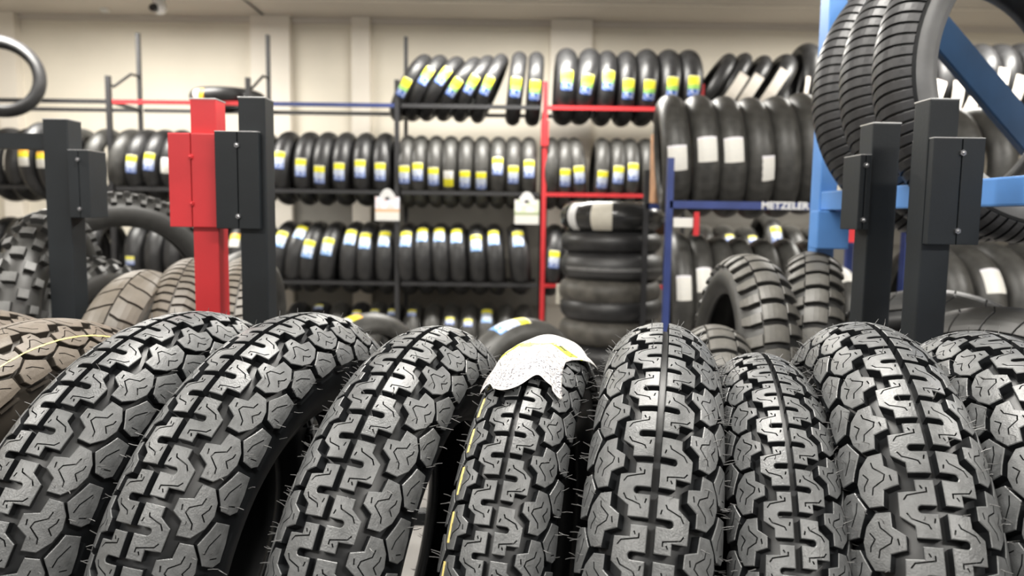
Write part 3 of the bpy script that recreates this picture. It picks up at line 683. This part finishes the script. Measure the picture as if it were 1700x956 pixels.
def tyre_from(name, blocks, N, casing, centre, yaw, lean, label, cat='tyre', group=None, extra=(), spin=0.0):
    e = empty(name); e.matrix_world = Matrix.Translation(centre) @ orient(yaw, lean)
    tag(e, label, cat, group)
    cz = link('casing', casing, e); cz.rotation_euler = (-R_(spin), 0, 0)
    for me, ph in blocks:
        for i in range(N):
            o = bpy.data.objects.new(me.name.split('.')[0], me); col.objects.link(o); o.parent = e
            o.rotation_euler = (-(2 * math.pi * (i + ph) / N + R_(spin)), 0, 0)
    for nm, me, kind in extra:
        o = link(nm, me, e); o.rotation_euler = (-R_(spin), 0, 0)
        if kind: o['kind'] = kind
    return e
def make_dual(R, rc, k, N, mats, hair_p, seed=1, **kw):
    pr = Prof(R, rc, 0.0105 * k, bead=0.125)
    return {'pr': pr, 'N': N, 'blocks': dual_set(pr, mats, k, **kw) + rib_meshes(pr, k, [mats[1]]), 'casing': casing_mesh('casing', pr, [mats[1], mats[1]], 78, 128, 16), 'k': k,
            'hairs': [hairs_mesh('vent_hairs', pr, N, [s * v * k for v in (0.058, 0.066, 0.074, 0.080, 0.084, 0.088, 0.092, 0.095) for s in (-1, 1)] + [0.045 * k, -0.045 * k, 0.015 * k, -0.015 * k], p=hair_p * q, seed=seed + i, L=0.0095, r=0.0005) for i, q in enumerate((0.6, 1.0))]}
dm = [M['tread'], M['groove']]
DUAL = make_dual(0.330, 0.0725, 1.10, 34, dm, 0.85)
DUALN = make_dual(0.322, 0.0615, 0.93, 39, dm, 0.75, seed=5)
DTAN = make_dual(0.330, 0.0725, 1.10, 34, [M['tread_tan'], M['groove_tan']], 0.12, seed=9, C_OUT=CT_OUT, C_SIP=CT_SIP)
dvec = Vector((math.sin(R_(YAW)), math.cos(R_(YAW)), 0)); rvec = Vector((math.cos(R_(YAW)), -math.sin(R_(YAW)), 0))
def fit(px, py, Dc, R, lean, rc, dvec=dvec, rvec=rvec):
    """centre of a tyre whose crest silhouette is seen at a pixel, its axle a distance Dc ahead"""
    r = ray(px, py); rd, rr, rz = r.dot(dvec), r.dot(rvec), r.z
    s = rz / rd; zc = s * Dc - R * math.sqrt(1 + s * s)
    yt = (Dc + s * zc) / (1 + s * s)
    c = rr / rd * yt - R * math.sin(R_(lean))
    return CAM + dvec * Dc + rvec * c + Vector((0, 0, zc + R * (1 - math.cos(R_(lean)))))
DC = 0.965
front = [  # crest pixel, set, lean, hairs, spin, label
    (345, 517, DUAL, 5, 0, 3.0, 'large block-tread tyre in the front row, leftmost of the clean black ones', 13, 0.865),
    (528, 519, DUAL, 5.5, 0, 6.5, 'large block-tread tyre in front of the black and red posts, second clean one', 14, 0.88),
    (738, 541, DUAL, 5, 1, 1.0, 'block-tread tyre standing directly left of the one under the leaflet', 13.2, 0.915),
    (915, 562, DUALN, 2.0, 0, 4.0, 'narrow block-tread tyre with the white leaflet and yellow line', 12, 0.945),
    (1106, 536, DUAL, 3.5, 1, 2.0, 'upright wide block-tread tyre just right of the white leaflet', 11.5, 0.95),
    (1262, 585, DUALN, 0.5, 1, 7.0, 'narrow lower block-tread tyre right of the upright central tyre', 11, 0.96),
    (1430, 534, DUAL, 0.5, 1, 0.0, 'very bristly wide block-tread tyre in front of the right black posts', 11, 0.97),
    (1625, 549, DUAL, 0.5, 1, 5.0, 'bristly block-tread tyre at the right edge of the front row', 11, 0.97),
]
FR = []
for i, (px, py, S, lean, hr, spin, lb, yw, dc) in enumerate(front):
    dv = Vector((math.sin(R_(yw)), math.cos(R_(yw)), 0)); rv = Vector((math.cos(R_(yw)), -math.sin(R_(yw)), 0))
    c = fit(px, py, dc, S['pr'].R, lean, S['pr'].rc, dv, rv)
    e = tyre_from('block_tread_tyre', S['blocks'], S['N'], S['casing'], c, yw, lean, lb, 'tyre', None,
                  [('vent_hairs', S['hairs'][hr], 'stuff')], spin)
    FR.append(e)
S = DTAN
for i, (px, py, spin, lb) in enumerate(((110, 528, 2, 'tan-lit block-tread tyre with a yellow line in the lower left'), (-25, 512, 5, 'tan-lit tyre at the left edge behind the yellow-lined one'))):
    c = fit(px, py, 0.865 + i * 0.04, S['pr'].R, 1.5, S['pr'].rc)
    e = tyre_from('block_tread_tyre', S['blocks'], S['N'], S['casing'], c, YAW, 1.5, lb, 'tyre', None, [('vent_hairs', S['hairs'][0], 'stuff')], spin)
    FR.append(e)
def paint_line(S, v, w_, ph, ulen):
    """thin stripe of marking paint on the tops of one row of blocks"""
    pr, N = S['pr'], S['N']; bm = bmesh.new(); rnd = random.Random(3)
    for i in range(N):
        a0 = 2 * math.pi * (i + ph) / N; n = 8
        for q in range(n):
            u0, u1 = [(-1 + 2 * t / n) * ulen / pr.R + a0 for t in (q, q + 1)]
            wq = w_ * rnd.uniform(0.7, 1.15)
            c = [bm.verts.new(pr.pt(vv, pr.h + h, a)) for h in (-0.0002, 0.0006) for vv, a in ((v, u0), (v + wq, u0), (v + wq, u1), (v, u1))]
            for f in ((4, 5, 6, 7), (0, 1, 5, 4), (1, 2, 6, 5), (2, 3, 7, 6), (3, 0, 4, 7)): bm.faces.new([c[x] for x in f])
    bmesh.ops.recalc_face_normals(bm, faces=bm.faces)
    o = mk('yellow_line', bm, M['yellow_line']); return o
l1 = link('yellow_line', paint_line(DUALN, -0.0580 * 0.93, 0.0034, 0.5, 0.0165), FR[3]); l1.rotation_euler.x = -R_(front[3][5])
l2 = link('yellow_line', paint_line(DTAN, 0.052 * 1.1, 0.0018, 0.0, 0.0302), FR[8]); l2.rotation_euler.x = -R_(2)
for l_ in (l1, l2): l_['kind'] = 'stuff'

# front rack rails that carry the row
zr = FR[3].location.z
fr = empty('tyre_rack', CAM + dvec * DC + Vector((0, 0, -1.6))); tag(fr, 'black steel rack carrying the front row of block-tread tyres', 'tyre rack')
for s in (-1, 1):
    zc = 1.6 + (zr - 1.6) - math.sqrt(0.33 ** 2 - 0.24 ** 2) - 0.02
    a = CAM + dvec * (0.80 + s * 0.24) + rvec * -1.7; b = CAM + dvec * (1.01 + s * 0.24) + rvec * 0.9
    a.z = b.z = zc
    barobj('rail', a, b, 0.035, M['black_steel'], fr)
    for q in (a, b): barobj('leg', (q.x, q.y, 0), (q.x, q.y, zc), 0.04, M['black_steel'], fr)

# leaflet draped over the narrow tyre
def leaflet(parent_obj, pr):
    bm = bmesh.new(); uv = bm.loops.layers.uv.new('UVMap'); nu, nv = 44, 40; g = []
    for i in range(nu + 1):
        t = i / nu; row_ = []
        for j in range(nv + 1):
            s = j / nv
            vl = -0.056 - 0.004 * math.sin(t * 5) + 0.026 * t ** 3
            vr = 0.036 + 0.058 * max(0, (t - 0.36) / 0.64) ** 1.2 + 0.010 * max(0, 0.25 - t) / 0.25
            v = vl + (vr - vl) * s
            # ragged lower edge: two corners hang down, an arch between
            low = -24.5 - 4.0 * math.exp(-((s - 0.42) / 0.20) ** 2) + 3.0 * math.exp(-((s - 0.66) / 0.09) ** 2) + 1.8 * math.exp(-((s - 0.15) / 0.06) ** 2) - 1.0 * math.exp(-((s - 0.93) / 0.08) ** 2)
            hi = 10.5 + 1.5 * s
            a = R_(low + (hi - low) * t)
            h = pr.h + 0.0022 + 0.0022 * (1 + math.sin(s * 17 + t * 5)) * (1 - 0.5 * t) * 0.6 + 0.0012 * math.sin(t * 13 + s * 4) + 0.0012
            h += 0.016 * max(0, s - 0.75) / 0.25 * max(0, t - 0.4) + 0.006 * max(0, 0.12 - t) / 0.12 * (1 if 0.25 < s < 0.85 else 0.3)
            row_.append(bm.verts.new(pr.pt(v, h, a)))
        g.append(row_)
    for i in range(nu):
        for j in range(nv):
            f = bm.faces.new((g[i][j], g[i][j + 1], g[i + 1][j + 1], g[i + 1][j]))
            for lp_, (q, r) in zip(f.loops, ((j, i), (j + 1, i), (j + 1, i + 1), (j, i + 1))): lp_[uv].uv = (q / nv, r / nu)
    bmesh.ops.recalc_face_normals(bm, faces=bm.faces)
    o = link('paper_leaflet', mk('paper_leaflet', bm, M['leaflet'], True)); o.matrix_world = parent_obj.matrix_world.copy()
    sm = o.modifiers.new('solid', 'SOLIDIFY'); sm.thickness = 0.0003
    return o
bpy.context.view_layer.update()
o = leaflet(FR[3], DUALN['pr']); tag(o, 'torn white printed paper leaflet draped over the narrow front tyre', 'leaflet')

# ------------------------------------------------------------------ mid-ground tyres
def crest(blocks, N, cas, px, py, D, yaw, lean, label, name='street_tyre', R=0.325, spin=0):
    p0 = P(px, py, D)
    return tyre_from(name, blocks, N, cas, Vector((p0.x, p0.y, p0.z - R)), yaw, lean, label, 'tyre', None, (), spin)
# knobbly off-road tyres
KPR = Prof(0.345, 0.075, 0.016, bead=0.115)
km = [M['knob'], M['knobby_casing']]
def rect(x0, x1, y0, y1, s=0): return mm([(x0, y0 + s), (x1, y0), (x1, y1), (x0, y1 + s)])
kn = [(block_mesh('tread_knob', rect(-13, 13, -10, 10), KPR, km, taper=0.14, bev=0.001, cuts=0.03), 0.0),
      (block_mesh('tread_knob', rect(18, 36, -10, 9), KPR, km, taper=0.14, bev=0.001, cuts=0.03), 0.5),
      (block_mesh('tread_knob', rect(-36, -18, -9, 10), KPR, km, taper=0.14, bev=0.001, cuts=0.03), 0.5),
      (block_mesh('tread_knob', rect(54, 74, -10, 10), KPR, km, taper=0.14, bev=0.001, cuts=0.03), 0.0),
      (block_mesh('tread_knob', rect(-74, -54, -10, 10), KPR, km, taper=0.14, bev=0.001, cuts=0.03), 0.0)]
kn2 = [(block_mesh('tread_knob', rect(-19, 19, -15, 15), KPR, km, taper=0.14, bev=0.0012, cuts=0.03), 0.0),
      (block_mesh('tread_knob', rect(25, 53, -15, 13), KPR, km, taper=0.14, bev=0.0012, cuts=0.03), 0.5),
      (block_mesh('tread_knob', rect(-53, -25, -13, 15), KPR, km, taper=0.14, bev=0.0012, cuts=0.03), 0.5),
      (block_mesh('tread_knob', rect(58, 82, -13, 13), KPR, km, taper=0.14, bev=0.0012, cuts=0.03), 0.0),
      (block_mesh('tread_knob', rect(-82, -58, -13, 13), KPR, km, taper=0.14, bev=0.0012, cuts=0.03), 0.0)]
kcas = casing_mesh('casing', KPR, [M['knobby_casing'], M['knobby_casing']], 68, 96)
def T(name, blocks, N, cas, px, py, D, yaw, lean, label, spin=0, group=None):
    p0 = P(px, py, D)
    return tyre_from(name, blocks, N, cas, p0, yaw, lean, label, 'tyre', group, (), spin)
T('knobbly_tyre', kn, 44, kcas, 205, 486, 2.52, 54, 3, 'knobbly off-road tyre with open centre facing us between the left posts', 3)
crest(kn2, 28, kcas, 74, 345, 2.05, -14, 4, 'knobbly off-road tyre with coarse knobs at the far left edge', 'knobbly_tyre', 0.345, 6)
crest(kn2, 28, kcas, 150, 425, 2.2, 4, 0, 'dark knobbly tyre low behind the left black post', 'knobbly_tyre', 0.345, 6)
# dual-sport pair with broad transverse blocks
QPR = Prof(0.330, 0.082, 0.011, bead=0.105)
qm = [mat('dusty_block_rubber', (0.072, 0.068, 0.060), 0.5, noise=0.3, nscale=30), M['knobby_casing']]
qb = [(block_mesh('tread_block', mm([(-28, -24), (4, -19), (28, -19), (28, 18), (20, 22), (4, 23), (-28, 17)]), QPR, qm, bev=0.0015, cuts=0.014), 0.0),
      (block_mesh('tread_block', mm([(30, -18), (58, -12), (78, -12), (78, 10), (58, 15), (30, 10)]), QPR, qm, bev=0.0015, cuts=0.014), 0.35),
      (block_mesh('tread_block', mm([(-30, -10), (-58, -15), (-78, -10), (-78, 12), (-58, 12), (-30, 18)]), QPR, qm, bev=0.0015, cuts=0.014), 0.65)]
qcas = casing_mesh('casing', QPR, [M['knobby_casing'], M['knobby_casing']], 66, 96)
T('dual_sport_tyre', qb, 37, qcas, 1222, 636, 1.85, 3, 4, 'coarse dual-sport tyre with its hollow side showing, left of the pair', 0)
T('dual_sport_tyre', qb, 37, qcas, 1332, 618, 1.98, 19, 3, 'coarse dual-sport tyre in front of the blue bracket, right of the pair', 4)
# street tyres with curved grooves hanging on the bright blue rack
HPR = Prof(0.345, 0.073, 0.005, bead=0.094)
hm = [M['slick_grey'], M['groove']]
hp = []
for s in range(13):
    v = -74 + 148 * (s / 12) ** 1.5; hp.append((v, 62 * (1 - ((74 - v) / 148) ** 2.6) - 36))
poly = [(v, u + 17.0) for v, u in hp] + [(v, u) for v, u in hp[::-1]]
hb = [(block_mesh('tread_block', mm(poly), HPR, [M['tread'], M['groove']], bev=0.0007, cuts=0.012), 0.0)]
M['tread_dark'] = mat('dark_clean_rubber', (0.034, 0.034, 0.036), 0.4, noise=0.2, nscale=40)
for me, _ in hb: me.materials[0] = M['tread_dark']
hcas = casing_mesh('casing', HPR, [M['groove'], M['sidewall']], 64, 96, side_idx=1)
hx = P(1735, 118, 1.51)
for i, lb in enumerate(('street tyre nearest us on the bright blue beam, grey sidewall and open centre', 'street tyre with curved grooves, middle of the three on the bright blue beam', 'street tyre with curved grooves, farthest and leftmost on the bright blue beam')):
    e = tyre_from('street_tyre', hb, 98, hcas, Vector((hx.x, 1.51 + 0.15 * i, hx.z)), 87, 0, lb, 'tyre', None, (), i * 2)
# bright blue rack
e = empty('blue_rack', (P(1374, 200, 1.98).x, 1.98, 0)); tag(e, 'bright blue steel rack with a beam, brace and bracket carrying the hanging tyres', 'tyre rack')
bx = e.location.x; bz = P(1368, 334, 1.98).z
def eb(lo, hi, m, nm, bev=0.004): 
    o = bevbox(Vector(lo) - Vector((bx, 1.98, 0)), Vector(hi) - Vector((bx, 1.98, 0)), m, nm, e, bev); return o
eb((bx - 0.023, 1.95, 0), (bx + 0.023, 2.01, 2.6), M['blue_steel'], 'upright')
eb((bx - 0.02, 0.9, bz - 0.024), (bx + 0.02, 1.949, bz + 0.024), M['blue_steel'], 'beam')
rx = hx.x + (hx.x - bx)
eb((rx - 0.02, 0.9, bz - 0.024), (rx + 0.02, 1.949, bz + 0.024), M['blue_steel'], 'beam')
eb((bx + 1.15, 1.95, 0), (bx + 1.21, 2.01, 2.6), M['blue_steel'], 'upright')
eb((bx + 0.024, 1.96, bz - 0.02), (bx + 1.149, 2.0, bz + 0.02), M['blue_steel'], 'back_crossbar')
eb((bx - 0.045, 1.90, P(1360, 412, 1.95).z), (bx + 0.038, 1.949, P(1360, 350, 1.95).z), M['blue_steel'], 'bracket')
a = P(1430, -98, 2.04); b = P(1790, 325, 2.04)
barobj('brace', a, b, 0.03, M['navy_steel'], e, wz=0.078, side=(0, 1, 0), bev=0.003)
barobj('front_crossbar', (bx, 0.9, bz), (rx, 0.9, bz), 0.04, M['blue_steel'], e)
for x in (bx, rx): barobj('leg', (x, 0.9, 0), (x, 0.9, bz - 0.025), 0.04, M['blue_steel'], e)
# wood slivers caught at the tyre's rim
for k, (x0, y0, x1, y1) in enumerate(((1506, 58, 1530, 36), (1548, 4, 1562, -6))):
    a, b = P(x0, y0, 1.62), P(x1, y1, 1.66)
    o = barobj('wood_splinter', a, b, 0.009, M['wood'], None, wz=0.006)
    tag(o, 'light wooden splinter sticking into the open centre of the hanging tyre, %s one' % ('lower' if k == 0 else 'upper'), 'wood piece')

# tan street tyres behind the front row, warm light put into their colour
def mn(ps): return [(x * 0.86 / 1000, y / 1000) for x, y in ps]
SPR = Prof(0.325, 0.067, 0.005, bead=0.10)
sm_ = [mat('warm_lit_street_rubber', (0.105, 0.09, 0.072), 0.5, noise=0.2, nscale=20), M['groove_tan']]
scas = casing_mesh('casing', SPR, [M['groove_tan'], M['slick_grey']], 64, 96, side_idx=1)
sb = [(block_mesh('tread_block', mn([(2, -12), (30, -4), (74, -6), (74, 11), (30, 14), (2, 6)]), SPR, sm_, bev=0.0007, cuts=0.014), 0.0),
      (block_mesh('tread_block', mn([(-2, -12), (-30, -4), (-74, -6), (-74, 11), (-30, 14), (-2, 6)]), SPR, sm_, bev=0.0007, cuts=0.014), 0.3)]
sb2 = [(block_mesh('tread_block', mn([(-72, -30), (-30, -34), (3, -24), (1, 26), (-30, 16), (-72, 20)]), SPR, sm_, bev=0.0007, cuts=0.014), 0.0),
       (block_mesh('tread_block', mn([(72, -30), (30, -34), (6, -24), (6, 26), (30, 16), (72, 20)]), SPR, sm_, bev=0.0007, cuts=0.014), 0.5)]
crest(sb2, 36, scas, 214, 447, 1.72, -8, 6, 'tan street tyre with few broad grooves left of the red post')
crest(sb, 78, scas, 300, 427, 1.84, -12, 6, 'tan street tyre with many curved grooves behind the red post')
crest(sb, 78, scas, 397, 426, 1.92, -14, 4, 'tan street tyre seen between the red post and black post', spin=2)
# dark arches
put_tyre('midg', Vector((P(405, 640, 2.25).x, 2.25, P(405, 415, 2.25).z - 0.306)), -4, 4, None, 0, 'dusty grey tyre whose side shows just right of the black post')
put_tyre('frontg', Vector((P(864, 660, 2.6).x, 2.6, P(864, 528, 2.6).z - 0.30)), 50, 0, 'bl', 78, 'dark tyre arch with blue and yellow label behind the leaflet')
put_tyre('midg', Vector((P(610, 660, 3.2).x, 3.2, P(610, 519, 3.2).z - 0.306)), 45, 0, 'oy', 70, 'grey tyre arch with an orange label behind the second clean front tyre')
# broad street tyres at the right
UPR = Prof(0.330, 0.098, 0.005, bead=0.11)
um = [mat('plain_dusty_rubber', (0.045, 0.044, 0.042), 0.42, noise=0.2, nscale=20), M['groove']]
ucas = casing_mesh('casing', UPR, [M['groove'], M['slick']], 64, 96, side_idx=1)
ub = [(block_mesh('tread_block', mm([(-95, -32), (-40, -48), (-2, -34), (-2, 30), (-40, 16), (-95, 32)]), UPR, um, bev=0.0008, cuts=0.014), 0.0),
      (block_mesh('tread_block', mm([(95, -32), (40, -48), (2, -34), (2, 30), (40, 16), (95, 32)]), UPR, um, bev=0.0008, cuts=0.014), 0.5)]
crest(ub, 31, ucas, 1560, 480, 1.72, -38, 0, 'broad street tyre lying behind the right black posts', R=0.33)
crest(ub, 31, ucas, 1680, 510, 1.50, -38, 0, 'broad street tyre at the right edge behind the bristly tyres', R=0.33)
crest(qb, 37, qcas, 1195, 538, 1.75, 8, 3, 'small part of a ridged tyre between the upright tyre and dual-sport tyre', R=0.33, name='dual_sport_tyre', spin=3) if False else None
crest(qb, 37, qcas, 1180, 540, 1.6, 10, 3, 'ridged tyre just above the narrow lower tyre, partly hidden', 'dual_sport_tyre', 0.33)

for k, (ya, yb, z, xa, xb, lb) in enumerate(((1.62, 2.1, 0.92, -2.1, 1.15, 'low black steel rack carrying the tyres right behind the front row'), (2.38, 2.82, 0.82, -1.6, 0.9, 'low black steel rack in the middle of the shop'), (3.0, 3.4, 0.70, -1.6, 0.6, 'low black steel rack in front of the flat tyre stack'))):
    e = empty('tyre_rack', ((xa + xb) / 2, (ya + yb) / 2, 0)); tag(e, lb, 'tyre rack')
    for y in (ya, yb):
        barobj('rail', (xa, y, z), (xb, y, z), 0.03, M['black_steel'], e)
        for x in (xa, xb): barobj('leg', (x, y, 0), (x, y, z), 0.035, M['black_steel'], e)
# ------------------------------------------------------------------ near posts
def post(px, py_top, D, w_, m, label, box=None, boltm='bolt', arm=None, d_=None):
    """box: (px0, px1, py0, py1) of the bolted bracket sleeve"""
    t = P(px, py_top, D); d_ = d_ or w_
    e = empty('rack_post', (t.x, D, 0)); tag(e, label, 'rack post')
    bevbox((-w_ / 2, -d_ / 2, 0), (w_ / 2, d_ / 2, t.z), m, 'post_tube', e, 0.003)
    cap = bevbox((-w_ / 2 - 0.0006, -d_ / 2 - 0.0006, t.z - 0.0012), (w_ / 2 + 0.0006, d_ / 2 + 0.0006, t.z + 0.0012), M['edge'], 'cap_edge', e, 0.0005)
    if box:
        a = P(box[0], box[3], D - d_ / 2); b = P(box[1], box[2], D - d_ / 2)
        lo = Vector((a.x - t.x, -d_ / 2 - 0.014, a.z)); hi = Vector((b.x - t.x, d_ / 2 + 0.004, b.z))
        mid = box[4] if len(box) > 4 else 0.5
        xm = lo.x + (hi.x - lo.x) * mid
        bevbox(lo, Vector((xm - 0.0008, hi.y, hi.z)), m, 'bracket_half', e, 0.0015)
        bevbox(Vector((xm + 0.0008, lo.y, lo.z)), hi, m, 'bracket_half', e, 0.0015)
        ee = bevbox(Vector((lo.x, lo.y + 0.001, hi.z - 0.0006)), Vector((hi.x, hi.y - 0.001, hi.z + 0.001)), M['edge'] if m is not M['red_steel'] else m, 'bracket_edge', e, 0.0003)
        for fz in (0.13, 0.86) if m is not M['red_steel'] else (0.25, 0.75):
            bm = bmesh.new()
            bmesh.ops.create_cone(bm, cap_ends=True, segments=6, radius1=0.0052, radius2=0.0048, depth=0.004, matrix=Matrix.Rotation(R_(90), 4, 'X'))
            bmesh.ops.create_uvsphere(bm, u_segments=10, v_segments=6, radius=0.0026, matrix=Matrix.Translation((0, -0.002, 0)))
            q = link('bolt', mk('bolt', bm, M[boltm]), e); q.location = (xm, lo.y - 0.002, lo.z + (hi.z - lo.z) * fz)
    if arm:
        a = P(arm[0], arm[1], D)
        barobj('side_arm', (t.x - w_ / 2, D, a.z), (t.x - w_ / 2 - 0.9, D, a.z), 0.04, m, e, wz=arm[2])
    return e
M['red_bolt'] = M['red_steel']
post(425, 165, 1.46, 0.052, M['black_steel'], 'black square rack post right of the red post', (364, 432, 220, 379, 0.52))
post(345, 167, 1.49, 0.050, M['red_steel'], 'red square rack post with a bolted red bracket', (288, 361, 223, 376, 0.48), 'red_bolt')
post(103, 200, 1.85, 0.060, M['black_steel'], 'black rack post with a side arm at the far left', (122, 152, 250, 361, 0.5), arm=(40, 235, 0.036))
post(1462, 207, 1.37, 0.050, M['black_steel'], 'slim black rack post, left of the two at the right', (1416, 1442, 258, 381, 0.5))
post(1556, 168, 1.22, 0.047, M['black_steel'], 'black rack post with a large bolted bracket, right of two', (1531, 1628, 231, 405, 0.56))

sc.cycles.use_denoising = True
